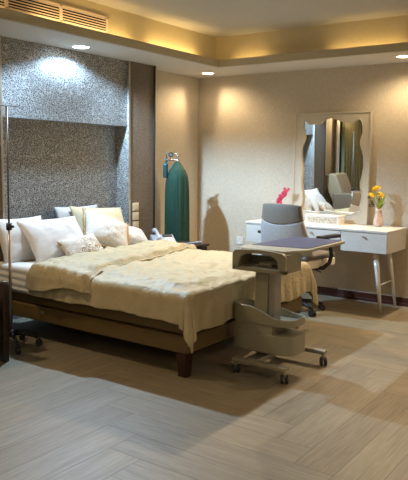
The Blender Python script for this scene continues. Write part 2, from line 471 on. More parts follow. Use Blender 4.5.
# ---------------------------------------------------------------- ceiling fittings
dl_lab = ['recessed downlight shining cold white above the headboard', 'small warm recessed downlight in the far ceiling corner',
          'warm recessed downlight at right above the dressing table wall', 'warm recessed downlight left of the headboard wall',
          'warm recessed downlight in the soffit right of the frame', 'added fill downlight in the soffit behind the viewer',
          'added fill downlight in the soffit by the left wall', 'warm recessed downlight in the far left corner soffit']
for (x, y, z, k, p), lab in zip(DOWN, dl_lab):
    t = thing('recessed_downlight', lab, 'ceiling light', (x, y, z), 0, 'recessed downlights')
    r = .080 if k == 'cool' else .072
    bm = B()
    n = 40
    prof = [(r, z-.001), (r, z-.004), (r-.004, z-.006), (r*.88, z-.006), (r*.87, z-.001)]
    lathe(bm, prof, x, y, n, cap=False)
    obj('trim_ring', bm, M['socket'], t, smooth=True)
    bm = B(); lathe(bm, [(r*.87, z-.002), (r*.87, z-.0055), (r*.4, z-.0065)], x, y, n)
    obj('lamp_lens', bm, M['glowcool'] if k == 'cool' else M['glow'], t, smooth=True)
cove_lab = ['glowing strip in the cove between the air grille and the far corner', 'glowing strip in the cove under the right end of the air grille',
            'glowing strip in the cove left of the frame over the armchair', 'short glowing strip in the right hand cove nearest the far corner',
            'glowing strip in the cove above the mirror', 'glowing strip in the right hand cove beyond the frame']
for i, ((x, y), sx, sy, p) in enumerate(COVE):
    bm = B(); box(bm, x-sx/2, x+sx/2, y-sy/2*.5, y+sy/2*.5, H+.021, H+.03) if sx > sy else box(bm, x-sx/4, x+sx/4, y-sy/2, y+sy/2, H+.021, H+.03)
    o = obj('cove_strip_light', bm, M['strip'], origin=(x, y, H+.02))
    tag(o, cove_lab[i], 'strip light', 'cove strip lights')

# air grille set in the cove wall over the bed
t = thing('air_vent', 'long louvred air grille in the cove wall above the bed', 'air vent', (-3.1, CY, 2.56))
vx0, vx1, vz0, vz1 = -4.25, -2.15, 2.485, 2.62
bm = B()
y0, y1 = CY-.014, CY-.002
box(bm, vx0, vx1, y0, y1, vz1-.018, vz1); box(bm, vx0, vx1, y0, y1, vz0, vz0+.014)
for x in (vx0, vx1-.02): box(bm, x, x+.02, y0, y1, vz0, vz1)
for x in (-3.72, -3.2, -2.68): box(bm, x-.014, x+.014, y0, y1, vz0, vz1)
obj('frame', bm, M['vent'], t, bevel=.002)
bm = B(); box(bm, vx0+.01, vx1-.01, CY-.004, CY-.001, vz0+.01, vz1-.01); obj('duct_opening', bm, M['void'], t)
segs = [(vx0+.02, -3.734), (-3.706, -3.214), (-3.186, -2.694), (-2.666, vx1-.02)]
for a, b in segs:
    for k in range(5):
        z = vz0+.024+k*.0205
        bm = B(); prism(bm, [(CY-.014, z-.001), (CY-.015, z+.006), (CY-.005, z+.010), (CY-.005, z+.004)], a, b, 'x')
        obj('louvre', bm, M['vent'], t)

# ---------------------------------------------------------------- wall electrics
t = thing('switch_panel', 'column of three ivory light switches on the brown pillar beside the bed', 'light switch', (-1.335, -.186, .86))
for z0, z1 in ((.895, .975), (.80, .88), (.705, .785)):
    bm = B(); box(bm, -1.385, -1.295, -.196, -.186, z0, z1); p = obj('switch_plate', bm, M['switch'], t, bevel=.003)
    bm = B(); box(bm, -1.372, -1.308, -.200, -.1955, z0+.014, z1-.014); obj('rocker', bm, M['switch'], p, bevel=.002)
t = thing('wall_socket', 'white square wall socket between bed and dressing table', 'wall socket', (0, -.617, .50))
bm = B(); box(bm, -.010, -.001, -.665, -.575, .455, .545); obj('socket_plate', bm, M['socket'], t, bevel=.003)
for dy, dz in ((0, .018), (-.016, -.010), (.016, -.010)):
    bm = B(); box(bm, -.0115, -.0095, -.62+dy-.002, -.62+dy+.002, .5+dz-.004, .5+dz+.004)
    obj('socket_hole', bm, M['phonedark'], t)

# ---------------------------------------------------------------- bed
BX0, BX1, BY0, BY1 = -3.085, -1.45, -2.165, -.205
t = thing('bed', 'large double bed with ochre leatherette base and dark square legs', 'bed', ((BX0+BX1)/2, (BY0+BY1)/2, 0))
bm = B(); box(bm, BX0, BX1, BY0, BY1, .165, .283); obj('bed_frame', bm, M['bedleather'], t, bevel=.012)
bm = B(); box(bm, BX0+.012, BX1-.012, BY0+.012, BY1-.01, .290, .365); obj('bed_base', bm, M['bedleather'], t, bevel=.012)
bm = B(); box(bm, BX0+.03, BX1-.03, BY0+.03, BY1-.03, .283, .290); obj('shadow_gap_board', bm, M['darkwood'], t)
bm = B()
nx, ny = 60, 60
def mattress_bm():
    bm = B()
    box(bm, BX0+.005, BX1-.005, BY0+.01, BY1, .366, .565)
    bmesh.ops.subdivide_edges(bm, edges=bm.edges[:], cuts=24, use_grid_fill=True)
    for v in bm.verts:
        v.co += Vector((noise.noise(Vector((v.co.x*6, v.co.y*7, v.co.z*40)))*.006,)*3)
    return bm
obj('mattress', mattress_bm(), M['sheet'], t, smooth=True)
bm = B(); box(bm, BX0-.002, BX1+.002, BY0+.0, BY1-.5, .366, .41); obj('mattress_shade_band', bm, M['sheetshade'], t, bevel=.01)  # grey band paints the shade on the mattress side below the hem
for x, y in ((BX0+.05, BY0+.05), (BX1-.05, BY0+.05), (BX0+.05, BY1-.05), (BX1-.05, BY1-.05)):
    bm = B(); v = box(bm, x-.042, x+.042, y-.042, y+.042, 0, .165)
    for q in v:
        if q.co.z < .01: q.co.x = x+(q.co.x-x)*.74; q.co.y = y+(q.co.y-y)*.74
    obj('leg', bm, M['mahogany'], t, bevel=.006)
bm = B(); box(bm, BX0-.006, BX0+.002, -.80, -.77, .222, .25); obj('badge', bm, M['steel'], t, bevel=.004, seg=3)

# sheet hanging slightly at the head end, with pleats and two grey stripes
def sheet_side():
    bm = B(); N, K = 60, 22; g = []
    for i in range(N+1):
        y = -.23-.75*i/N; row = []
        for k in range(K+1):
            s = k/K
            if s < .3: x = BX0+.18*(.3-s)/.3+.0; z = .568
            else:
                q = (s-.3)/.7; x = BX0-.006-.018*math.sin(q*PI*.5)-.006*math.sin(q*22+y*3); z = .565-.18*q
            z += .004*noise.noise(Vector((y*9, s*14, 2)))
            row.append(bm.verts.new((x, y, z)))
        g.append(row)
    for i in range(N):
        for k in range(K): bm.faces.new([g[i][k], g[i+1][k], g[i+1][k+1], g[i][k+1]])
    return bm
def mat_stripe():
    m = NT('striped_sheet')
    tc = m.n('ShaderNodeTexCoord').outputs['Object']
    sx = m.n('ShaderNodeSeparateXYZ', {0: tc}).outputs[1]
    r = m.n('ShaderNodeMapRange', {0: sx, 1: -1.0, 2: 1.0}).outputs[0]
    return m, r
o = obj('bed_sheet', sheet_side(), M['sheet'], t, smooth=True)
sm = o.modifiers.new('s', 'SOLIDIFY'); sm.thickness = .004

# duvet --------------------------------------------------------------
ZT = .588
def drape(px, py, lift=0.0, seedz=0.0, folds=1.0, bulge=1.0):
    """a point of the flat cloth (px, py may lie beyond the mattress edge) -> 3D"""
    ax = max(BX0-px, 0, px-BX1); sx = -1 if px < BX0 else 1
    ay = max(BY0-py, 0)
    d = math.hypot(ax, ay)
    bx = min(max(px, BX0), BX1); by = max(py, BY0)
    n1 = noise.noise(Vector((px*2.3, py*2.6, 3.1+seedz))); n2 = noise.noise(Vector((px*6+n1*2, py*6.5, 9.4+seedz)))
    rid = 1-abs(noise.noise(Vector((px*3.2+py*1.7+n1, py*3.0-px*1.2, 5.7+seedz))))*2
    n3 = noise.noise(Vector(((px+py)*3.2, (py-px)*13+n1*3, 2.2+seedz))); n4 = noise.noise(Vector(((px-py*.3)*22+n1*5, (py+px*.5)*6, 7.7+seedz)))
    rid2 = 1-abs(noise.noise(Vector((px*8-py*5+n1*2, py*7+px*2, 1.1+seedz))))*2
    top = .012*n1+.007*n2+.010*max(0, rid-.45)*bulge+.008*n3+.0025*n4+.008*max(0, rid2-.5)
    # softening rim
    ex = min(px-BX0, BX1-px); ey = py-BY0
    e = min(ex, ey) if d == 0 else 0
    rim = -.022*(1-sstep(0, .12, e))
    if d == 0:
        return Vector((px, py, ZT+top+rim+lift))
    th = math.atan2(ay, ax*1.0 if ax > 0 else 1e-9)
    ux, uy = sx*math.cos(th), -math.sin(th)
    r = .045
    if d < r*PI/2:
        a = d/r; hor = r*math.sin(a); dz = r*(1-math.cos(a))
    else:
        hor = r; dz = r+(d-r*PI/2)
    # pleats grow towards the hem
    s = (px if ay > ax else py)
    corner = math.sin(2*th) if (ax > 0 and ay > 0) else 0
    ph = s*17+3*noise.noise(Vector((s*2, 1, seedz)))
    fl = folds*sstep(.03, .25, d)*(.006*math.sin(ph)+.005*math.sin(s*47+n1*3)+.022*corner*math.sin(th*9+1))
    hor += fl+.045*corner*sstep(0, .3, d)+.012*sstep(0, .25, d)
    zz = ZT-.022-dz*.97+top*(1-sstep(0, .1, d))+n2*.004+lift*(1-sstep(0, .06, d))
    hor += lift
    zz -= .045*math.sqrt(max(0, corner))*sstep(.05, .3, d)*(.6+.4*sstep(.3, 1.1, th))
    return Vector((bx+ux*hor, by+uy*hor, zz))
def cloth_grid(fn, NU, NV, thick, close=True):
    bm = B(); g = [[bm.verts.new(fn(i/NU, j/NV)) for j in range(NV+1)] for i in range(NU+1)]
    for i in range(NU):
        for j in range(NV): bm.faces.new([g[i][j], g[i+1][j], g[i+1][j+1], g[i][j+1]])
    return bm
def f_duvet(u, v):
    hemx = .215+.006*math.sin(v*9)+.004*math.sin(v*31)
    hemy = .27+.010*math.sin(u*11)+.006*math.sin(u*27+1)
    x = (BX0-hemx)+(BX1-BX0+hemx+.25)*u
    y0 = -.70-.03*math.sin(u*5)
    y = y0+(BY0-hemy-y0)*v
    p = drape(x, y)
    if v < .03 and False: pass
    return p
t = thing('duvet', 'rumpled champagne satin duvet spread over the bed', 'duvet', (-2.19, -1.4, .59))
o = obj('duvet_cover', cloth_grid(f_duvet, 260, 240, .01), M['satin'], t, smooth=True)
sm = o.modifiers.new('s', 'SOLIDIFY'); sm.thickness = .012; sm.offset = -1
def f_fold(u, v):
    hx = .16-.05*v+.02*math.sin(v*7)
    x = (BX0-hx)+(BX1-BX0+hx+.12)*u
    uu = min(1, max(0, (x-BX0)/(BX1-BX0)))
    y0 = -.63-.03*math.sin(u*6)+(.03 if u > .3 else -.05)
    y1 = -1.38+.34*(uu**.7)+.03*math.sin(u*9)+.012*math.sin(u*37)
    y = y0+(y1-y0)*v
    k = sstep(0, .12, v)*sstep(0, .10, 1-v)
    rg = noise.noise(Vector((x*9, y*4, 4.2)))
    lift = .008+.034*k+.012*k*rg+.012*k*abs(noise.noise(Vector((x*5+y*6, y*11, 1.7))))
    return drape(x, y, lift, 8.0, .5)
o = obj('folded_top', cloth_grid(f_fold, 240, 90, .01), M['satin'], t, smooth=True)
sm = o.modifiers.new('s', 'SOLIDIFY'); sm.thickness = .010; sm.offset = -1

# ---------------------------------------------------------------- pillows
def pillow(label, c, w, h, th, mat, tilt, yaw=0, roll=0, pinch=.07, seed=1.0, ruffle=None, sag=0.0, sub=34, group='pillows at the head of the bed', name='pillow', cat='pillow'):
    """lying in XZ plane, normal -Y; tilt leans the top back (deg), roll turns in plane"""
    bm = B(); N = sub; front = {}; back = {}
    Rm = Matrix.Rotation(math.radians(yaw), 3, 'Z') @ Matrix.Rotation(math.radians(-tilt), 3, 'X') @ Matrix.Rotation(math.radians(roll), 3, 'Y')
    def P(u, v, s):
        prof = max(0, (1-abs(u)**2.6)*(1-abs(v)**2.6))**.55
        x = u*w/2*(1-pinch*(1-v*v)); z = v*h/2*(1-pinch*(1-u*u))
        wr = noise.noise(Vector((u*2.2+seed, v*2.2, seed)))*.14+noise.noise(Vector((u*6+seed, v*6, seed*2)))*.05
        # creases radiating from the corners
        cr = .05*math.sin(math.atan2(1-abs(v), 1-abs(u)+.001)*9+seed)*(abs(u)*abs(v))**1.5
        y = -s*th/2*prof*(1+wr+cr)
        z -= sag*(1-u*u)*h*.5*(v > 0)*v
        return Rm @ Vector((x, y, z))+Vector(c)
    for i in range(N+1):
        for j in range(N+1):
            u, v = -1+2*i/N, -1+2*j/N
            front[i, j] = bm.verts.new(P(u, v, 1))
            back[i, j] = front[i, j] if i in (0, N) or j in (0, N) else bm.verts.new(P(u, v, -1))
    for i in range(N):
        for j in range(N):
            bm.faces.new([front[i, j], front[i+1, j], front[i+1, j+1], front[i, j+1]])
            bm.faces.new([back[i, j], back[i, j+1], back[i+1, j+1], back[i+1, j]])
    if ruffle:
        t = thing(name, label, cat, c, 0, group)
        obj('cushion_body', bm, mat, t, smooth=True)
        bm = B(); ringv = []
        per = [(-1+2*k/40, -1) for k in range(40)]+[(1, -1+2*k/40) for k in range(40)]+[(1-2*k/40, 1) for k in range(40)]+[(-1, 1-2*k/40) for k in range(40)]
        M2 = len(per)*2
        for q in range(M2):
            a = q/2; i = int(a); f = a-i; p0 = per[i]; p1 = per[(i+1) % len(per)]
            u = p0[0]+(p1[0]-p0[0])*f; v = p0[1]+(p1[1]-p0[1])*f
            inn = P(u*.985, v*.985, 0); cc = Vector(c)
            out = P(u, v, 0); dv = (out-cc).normalized(); nr = Rm @ Vector((0, -1, 0))
            o2 = out+dv*ruffle+nr*.012*math.sin(q*1.15)
            ringv.append((bm.verts.new(inn), bm.verts.new(o2)))
        for q in range(M2):
            a, b = ringv[q], ringv[(q+1) % M2]
            bm.faces.new([a[0], a[1], b[1], b[0]])
        o = obj('ruffle', bm, M['ruffle'], t, smooth=True)
        s = o.modifiers.new('s', 'SOLIDIFY'); s.thickness = .004
        return t
    return tag(obj(name, bm, mat, smooth=True, origin=c), label, cat, group)

pillow('plain white pillow standing at far left against the headboard niche', (-2.83, -.27, .735), .50, .40, .13, M['pillow'], 22, 0, 0, seed=2.2)
pillow('large plain white pillow leaning at the left, front of the white pair', (-2.60, -.42, .73), .60, .43, .17, M['pillow'], 38, -6, -2, seed=4.7)
pillow('white pillow at the very back, only its top edge showing above the cream one', (-2.05, -.12, .80), .56, .36, .09, M['pillow'], 14, 0, 0, seed=7.3)
pillow('cream satin pillow propped behind the ruffled cushion', (-1.87, -.235, .775), .68, .42, .12, M['cream'], 28, 0, 4, seed=9.2)
pillow('large cushion with faint scroll print and golden ruffled edge', (-2.03, -.45, .755), .45, .37, .17, M['printfaint'], 42, -6, 28, seed=11.5, ruffle=.025, group='printed cushions on the bed', name='ruffled_cushion', cat='cushion')
pillow('small white cushion with brown scroll print, foremost on the bed', (-2.50, -.63, .655), .40, .27, .12, M['print'], 44, -10, -8, seed=13.1, group='printed cushions on the bed', name='printed_cushion', cat='cushion')
pillow('white quilted cushion at the right end of the pillow row', (-1.60, -.38, .672), .38, .26, .12, M['printpale'], 48, 8, 20, seed=15.9, group='printed cushions on the bed', name='printed_cushion', cat='cushion')

# ---------------------------------------------------------------- nightstand, telephone
t = thing('nightstand', 'dark wooden nightstand between the bed and the oxygen cylinder', 'nightstand', (-1.155, -.62, 0))
bm = B(); box(bm, -1.42, -.885, -.80, -.44, .54, .565); obj('top', bm, M['darkwood'], t, bevel=.004)
bm = B(); box(bm, -1.405, -.90, -.78, -.45, .16, .54); obj('body', bm, M['darkwood'], t, bevel=.003)
for z0, z1 in ((.18, .345), (.36, .53)):
    bm = B(); box(bm, -1.395, -.91, -.792, -.78, z0, z1); d = obj('drawer', bm, M['darkwood'], t, bevel=.003)
    bm = B(); ball(bm, (-1.15, -.803, (z0+z1)/2), .012); obj('knob', bm, M['brass'], d, smooth=True)
for x in (-1.385, -.92):
    for y in (-.78, -.47):
        bm = B(); rod(bm, (x, y, 0), (x, y, .16), .013, .02, 14); obj('leg', bm, M['darkwood'], t, smooth=True)

def telephone():
    t = thing('telephone', 'pale grey corded desk telephone on the dark nightstand', 'telephone', (-1.30, -.53, .5655), math.radians(-38)); t.scale = (1.15, 1.15, 1.15)
    bm = B(); prism(bm, [(-.10, 0), (.10, 0), (.10, .075), (.085, .085), (-.10, .022)], -.10, .10, 'x')
    obj('body', bm, M['phone'], t, bevel=.006, local=True)
    bm = B()
    Rt = Matrix.Rotation(math.atan2(.063, .185), 3, 'X')
    v = box(bm, .0, .085, .03, .075, .0, .004)
    bmesh.ops.rotate(bm, cent=(0, 0, 0), matrix=Rt, verts=bm.verts[:]); bmesh.ops.translate(bm, vec=(0, 0, .0575), verts=bm.verts[:])
    obj('display', bm, M['phonedark'], t, local=True)
    for r in range(4):
        for c in range(3):
            bm = B(); box(bm, .005+c*.026, .024+c*.026, -.08+r*.024, -.064+r*.024, 0, .005)
            bmesh.ops.rotate(bm, cent=(0, 0, 0), matrix=Rt, verts=bm.verts[:]); bmesh.ops.translate(bm, vec=(0, 0, .0565), verts=bm.verts[:])
            obj('key', bm, M['socket'], t, bevel=.001, local=True)
    bm = B()
    pts = []
    for k in range(13):
        q = k/12; y = -.105+.215*q; pts.append((-.062, y, .055+.0*q+.06*q+.03*math.sin(q*PI)))
    tube(bm, pts, [.021, .024, .022, .017, .015, .014, .014, .014, .015, .017, .022, .024, .021], 14)
    obj('handset', bm, M['phone'], t, smooth=True, local=True)
    bm = B(); pts = []
    for k in range(420):
        q = k/419; a = k*.62
        bx_ = .06+.30*q; by_ = -.10-.03*math.sin(q*5)+.11*q
        pts.append((bx_, by_+.009*math.cos(a), .0125+.009*math.sin(a)))
    tube(bm, pts, .0028, 5)
    obj('coiled_cord', bm, M['phone'], t, smooth=True, local=True)
telephone()

# ---------------------------------------------------------------- oxygen cylinder
def cylinder():
    cx, cy = -.795, -.305
    t = thing('oxygen_cylinder', 'tall oxygen cylinder under a dark green cloth cover by the corner', 'gas cylinder', (cx, cy, 0))
    prof = [(.125, .06), (.135, .10), (.133, .30), (.130, .6), (.128, .9), (.126, 1.10), (.122, 1.18), (.110, 1.25), (.085, 1.31), (.055, 1.355), (.035, 1.385), (.030, 1.395)]
    P2 = []
    for (a, b) in zip(prof, prof[1:]):
        for k in range(4): P2.append((a[0]+(b[0]-a[0])*k/4, a[1]+(b[1]-a[1])*k/4))
    P2.append(prof[-1])
    def mod(th, z):
        g = .35+.65*min(1, (1.4-z)/.5)
        return 1+g*(.035*math.sin(th*11+.6*math.sin(z*3))+.022*math.sin(th*23+z*2)+.02*math.sin(th*5+z*1.4))
    bm = B(); lathe(bm, P2, cx, cy, 150, mod); obj('cloth_cover', bm, M['green'], t, smooth=True)
    bm = B(); lathe(bm, [(.10, 0), (.105, .01), (.105, .09), (.08, .10)], cx, cy, 32); obj('cylinder_foot', bm, M['black'], t, smooth=True)
    bm = B(); rod(bm, (cx, cy, 1.38), (cx, cy, 1.44), .017, .014); rod(bm, (cx, cy, 1.43), (cx, cy, 1.475), .009)
    rod(bm, (cx-.035, cy+.02, 1.415), (cx+.03, cy-.015, 1.415), .011)
    obj('valve', bm, M['steel'], t, smooth=True)
    bm = B(); rod(bm, (cx-.026, cy+.018, 1.478), (cx+.026, cy-.018, 1.478), .0075)
    rod(bm, (cx, cy, 1.47), (cx, cy, 1.487), .012); obj('key_handle', bm, M['steel'], t, smooth=True)
    dx, dy = -.80, .56     # towards image left
    def Q(s, z): return (cx+dx*s, cy+dy*s, z)
    bm = B(); rod(bm, Q(.02, 1.415), Q(.135, 1.415), .010); rod(bm, Q(.075, 1.415), Q(.075, 1.45), .008)
    reg = obj('regulator', bm, M['chrome'], t, smooth=True)
    bm = B(); c = Vector(Q(.075, 1.472)); n = Vector((-.78, -.62, 0)); rod(bm, c-n*.012, c+n*.012, .028, n=24); obj('gauge', bm, M['black'], reg, smooth=False)
    bm = B(); c2 = c+n*.0125; rod(bm, c2, c2+n*.002, .016, n=24); obj('gauge_dial', bm, M['steel'], reg)
    bm = B(); rod(bm, Q(.09, 1.415), Q(.102, 1.415), .0125); obj('red_ring', bm, M['red'], reg)
    bm = B(); rod(bm, Q(.125, 1.39), Q(.125, 1.435), .013); rod(bm, Q(.125, 1.435), Q(.125, 1.51), .006); obj('flow_meter', bm, M['bottle'], reg, smooth=True)
    bm = B(); x, y, _ = Q(.135, 0)
    lathe(bm, [(.022, 1.225), (.026, 1.235), (.026, 1.345), (.028, 1.35), (.028, 1.372), (.012, 1.38), (.010, 1.40)], x, y, 24)
    obj('humidifier_bottle', bm, M['bottle'], reg, smooth=True)
cylinder()

# ---------------------------------------------------------------- IV stand
def iv_stand():
    x, y = -3.30, -.69
    t = thing('iv_stand', 'thin metal drip stand on black castors beside the bed head', 'IV stand', (x, y, 0))
    bm = B(); rod(bm, (x, y, .12), (x, y, .93), .0105); obj('outer_pole', bm, M['steel'], t, smooth=True)
    bm = B(); rod(bm, (x, y, .90), (x, y, 1.78), .0075); obj('inner_pole', bm, M['darksteel'], t, smooth=True)
    bm = B(); rod(bm, (x, y, .885), (x, y, .935), .021); rod(bm, (x, y, .91), (x+.02, y-.03, .91), .010); obj('clamp', bm, M['black'], t, smooth=True)
    for a in (.35, .35+PI):
        d = Vector((math.cos(a-.95), math.sin(a-.95), 0)); bm = B(); p = Vector((x, y, 1.775))
        tube(bm, [p, p+d*.03+Vector((0, 0, .006)), p+d*.07, p+d*.088+Vector((0, 0, .006)), p+d*.092+Vector((0, 0, .022))], .0035, 8)
        obj('hook', bm, M['chrome'], t, smooth=True)
    bm = B(); rod(bm, (x, y, .085), (x, y, .135), .032, .022, 20); obj('hub', bm, M['black'], t, smooth=True)
    for k in range(5):
        a = math.radians(-115+72*k); d = Vector((math.cos(a), math.sin(a), 0)); p = Vector((x, y, 0))
        bm = B(); tube(bm, [p+d*.02+Vector((0, 0, .105)), p+d*.12+Vector((0, 0, .095)), p+d*.19+Vector((0, 0, .068))], [.014, .012, .010], 10)
        l = obj('leg', bm, M['black'], t, smooth=True)
        s = Vector((-d.y, d.x, 0)); c = p+d*.20+Vector((0, 0, .028))
        bm = B(); rod(bm, c-s*.014, c+s*.014, .027, n=20); rod(bm, c+Vector((0, 0, .02)), c+Vector((0, 0, .05)), .008)
        obj('castor', bm, M['rubber'], l, smooth=False)
iv_stand()

# ---------------------------------------------------------------- recliner armchair left of the bed
def armchair():
    x0, x1, y0, y1 = -4.12, -3.52, -.95, -.28
    t = thing('armchair', 'tan reclining armchair with dark wooden sides left of the bed', 'armchair', ((x0+x1)/2, (y0+y1)/2, 0))
    for xs, nm in ((x0, 'side_frame'), (x1-.05, 'side_frame')):
        bm = B()
        prism(bm, [(y0, 0), (y0+.055, 0), (y0+.085, .22), (y1-.06, .22), (y1-.05, 0), (y1, 0), (y1, .50), (y0+.14, .53), (y0, .57), (y0-.015, .53), (y0-.01, .3)], xs, xs+.05, 'x')
        obj(nm, bm, M['darkwood'], t, bevel=.008)
    bm = B(); box(bm, x0+.055, x1-.055, y0+.01, y1, .26, .45); obj('seat', bm, M['tan'], t, bevel=.04, seg=4)
    bm = B()
    prism(bm, [(-.56, .45), (-.34, .45), (-.05, 1.04), (-.06, 1.09), (-.24, 1.13), (-.29, 1.10)], x0+.06, x1-.06, 'x')
    obj('backrest', bm, M['tan'], t, bevel=.03, seg=4)
    for xa in (x0, x1-.05):
        bm = B(); box(bm, xa-.02, xa+.07, -.76, -.27, .52, .82); obj('armrest', bm, M['tanbrown'], t, bevel=.03, seg=4)
armchair()

# curtain and its pale lining left of the armchair wall
def curtain(x0, x1, y, mat, label, amp, per, name='curtain', grp=None):
    bm = B(); N = int((x1-x0)*160); rows = []
    zs = [0.02, .6, 1.2, 1.8, 2.37]
    for z in zs:
        rows.append([bm.verts.new((x0+(x1-x0)*i/N, y+amp*math.sin(i/N*(x1-x0)*2*PI/per+.25*math.sin(z*2))*(1+.2*math.sin(z+i*.03)), z)) for i in range(N+1)])
    for a, b in zip(rows, rows[1:]):
        for i in range(N): bm.faces.new([a[i], a[i+1], b[i+1], b[i]])
    o = obj(name, bm, mat, smooth=True, origin=((x0+x1)/2, y, 0)); s = o.modifiers.new('s', 'SOLIDIFY'); s.thickness = .003
    return tag(o, label, 'curtain', grp)
curtain(-5.5, -4.24, -.12, M['curtain'], 'full length olive green pleated curtain, seen in the mirror', .035, .13)
curtain(-4.22, -4.08, -.07, M['whitecurtain'], 'narrow pale sheer curtain edge beside the green curtain', .015, .05)

# ---------------------------------------------------------------- dressing table
def dressing_table():
    t = thing('dressing_table', 'long white dressing table with three drawers and splayed legs', 'dressing table', (-.29, -1.80, 0))
    bm = B(); box(bm, -.575, -.03, -2.565, -1.04, .768, .79); obj('tabletop', bm, M['white'], t, bevel=.003)
    for (ya, yb, zb, kn) in ((-2.56, -2.105, .578, True), (-2.105, -1.495, .655, True), (-1.495, -1.045, .578, True)):
        bm = B(); box(bm, -.548, -.035, ya+.001, yb-.001, zb, .768); obj('drawer_case', bm, M['white'], t, bevel=.002)
        bm = B(); box(bm, -.566, -.549, ya+.004, yb-.004, zb+.002, .765); d = obj('drawer', bm, M['white'], t, bevel=.002)
        bm = B(); yc = (ya+yb)/2; zk = .728
        rod(bm, (-.567, yc, zk), (-.582, yc, zk), .006); rod(bm, (-.582, yc, zk), (-.592, yc, zk), .011, .009); obj('knob', bm, M['brass'], d, smooth=True)
    for s, yt, yb in ((0, -2.42, -2.49), (1, -1.19, -1.11)):
        for xt, xb in ((-.47, -.455), (-.12, -.05)):
            bm = B(); rod(bm, (xb, yb, 0), (xt, yt, .58), .012, .029, 20); obj('leg', bm, M['white'], t, smooth=True)
        q = .45
        ym = yb+(yt-yb)*q; bm = B(); rod(bm, (-.455+(-.015)*q, ym, .58*q), (-.05-.07*q, ym, .58*q), .009); obj('stretcher', bm, M['white'], t, smooth=True)
dressing_table()

# mirror with wavy opening
GL = [(-1.420,1.839),(-1.416,1.763),(-1.440,1.672),(-1.402,1.580),(-1.396,1.473),(-1.418,1.335),(-1.409,1.180),(-1.435,1.041),(-1.426,0.916),(-1.516,0.893),(-1.617,0.886),(-1.716,0.904),(-1.815,0.897),(-1.912,0.873),(-1.991,0.886),(-2.052,0.920),(-2.086,0.913),(-2.080,0.980),(-2.097,1.084),(-2.076,1.201),(-2.103,1.361),(-2.094,1.492),(-2.058,1.607),(-2.078,1.708),(-2.074,1.794),(-2.050,1.844),(-2.011,1.845),(-1.950,1.811),(-1.888,1.819),(-1.792,1.850),(-1.727,1.870),(-1.662,1.854),(-1.615,1.813),(-1.549,1.809),(-1.482,1.810),(-1.447,1.847)]
def catmull(P, k=5):
    out = []; n = len(P)
    for i in range(n):
        p0, p1, p2, p3 = [Vector(P[(i+d) % n]) for d in (-1, 0, 1, 2)]
        for j in range(k):
            t = j/k
            out.append(.5*((2*p1)+(-p0+p2)*t+(2*p0-5*p1+4*p2-p3)*t*t+(-p0+3*p1-3*p2+p3)*t**3))
    return out
def mirror():
    yl, yr, zb, zt = -1.315, -2.165, .792, 1.925
    t = thing('standing_mirror', 'white rectangular mirror with wavy edged glass standing on the dressing table', 'mirror', (-.02, -1.74, .792))
    op = catmull(GL); n = len(op); c = Vector((-1.745, 1.37))
    inner = [Vector(p) for p in op]; outer = []
    for p in inner:
        d = p-c; k = 1e9
        if d.x > 0: k = min(k, (yl-c.x)/d.x)
        if d.x < 0: k = min(k, (yr-c.x)/d.x)
        if d.y > 0: k = min(k, (zt-c.y)/d.y)
        if d.y < 0: k = min(k, (zb-c.y)/d.y)
        outer.append(c+d*k)
    # snap nearest to corners
    for cr in (Vector((yl, zt)), Vector((yr, zt)), Vector((yl, zb)), Vector((yr, zb))):
        i = min(range(n), key=lambda q: (outer[q]-cr).length); outer[i] = cr
    bm = B(); xf, xk = -.058, -.018
    L = [[bm.verts.new((x, p.x, p.y)) for p in q] for q, x in ((inner, xf), (outer, xf), (outer, xk), (inner, xk))]
    for a, b in ((0, 1), (1, 2), (2, 3), (3, 0)):
        for i in range(n):
            j = (i+1) % n; bm.faces.new([L[a][i], L[a][j], L[b][j], L[b][i]])
    bmesh.ops.recalc_face_normals(bm, faces=bm.faces[:])
    obj('frame', bm, M['mirrorframe'], t)
    bm = B(); e = .016
    for a in ((yr, yl, zt-e, zt), (yr, yl, zb, zb+e), (yr, yr+e, zb+e, zt-e), (yl-e, yl, zb+e, zt-e)):
        box(bm, xf-.010, xf+.001, a[0], a[1], a[2], a[3])
    obj('frame_bead', bm, M['mirrorframe'], t, bevel=.003)
    bm = B(); pts = [(xf-.002, p.x, p.y) for p in inner]; tube(bm, pts, .004, 6, closed=True)
    obj('opening_rim', bm, M['mirrorframe'], t, smooth=True)
    bm = B(); vg = box(bm, -.034, -.026, yr+.03, yl-.03, zb+.03, zt-.03)
    for q in vg: q.co.x += -.0085*(q.co.y+1.74)-.0165*(q.co.z-1.37)
    g = obj('mirror_glass', bm, M['mirror'], t)
    bm = B(); box(bm, xk, -.008, yr+.01, yl-.01, zb+.01, zt-.01); obj('backing', bm, M['darkwood'], t)
mirror()

# carved box
t = thing('carved_box', 'white carved lattice box on the dressing table under the mirror', 'box', (-.21, -1.76, .79))
bm = B(); box(bm, -.28, -.14, -1.955, -1.585, .79, .865); obj('body', bm, [M['white'], M['whitecarve']], t, bevel=.003)
bm = B(); box(bm, -.2835, -.279, -1.93, -1.61, .802, .856); obj('lattice_panel', bm, M['whitecarve'], t)
bm = B(); box(bm, -.285, -.135, -1.96, -1.58, .865, .88); obj('lid', bm, M['white'], t, bevel=.004)

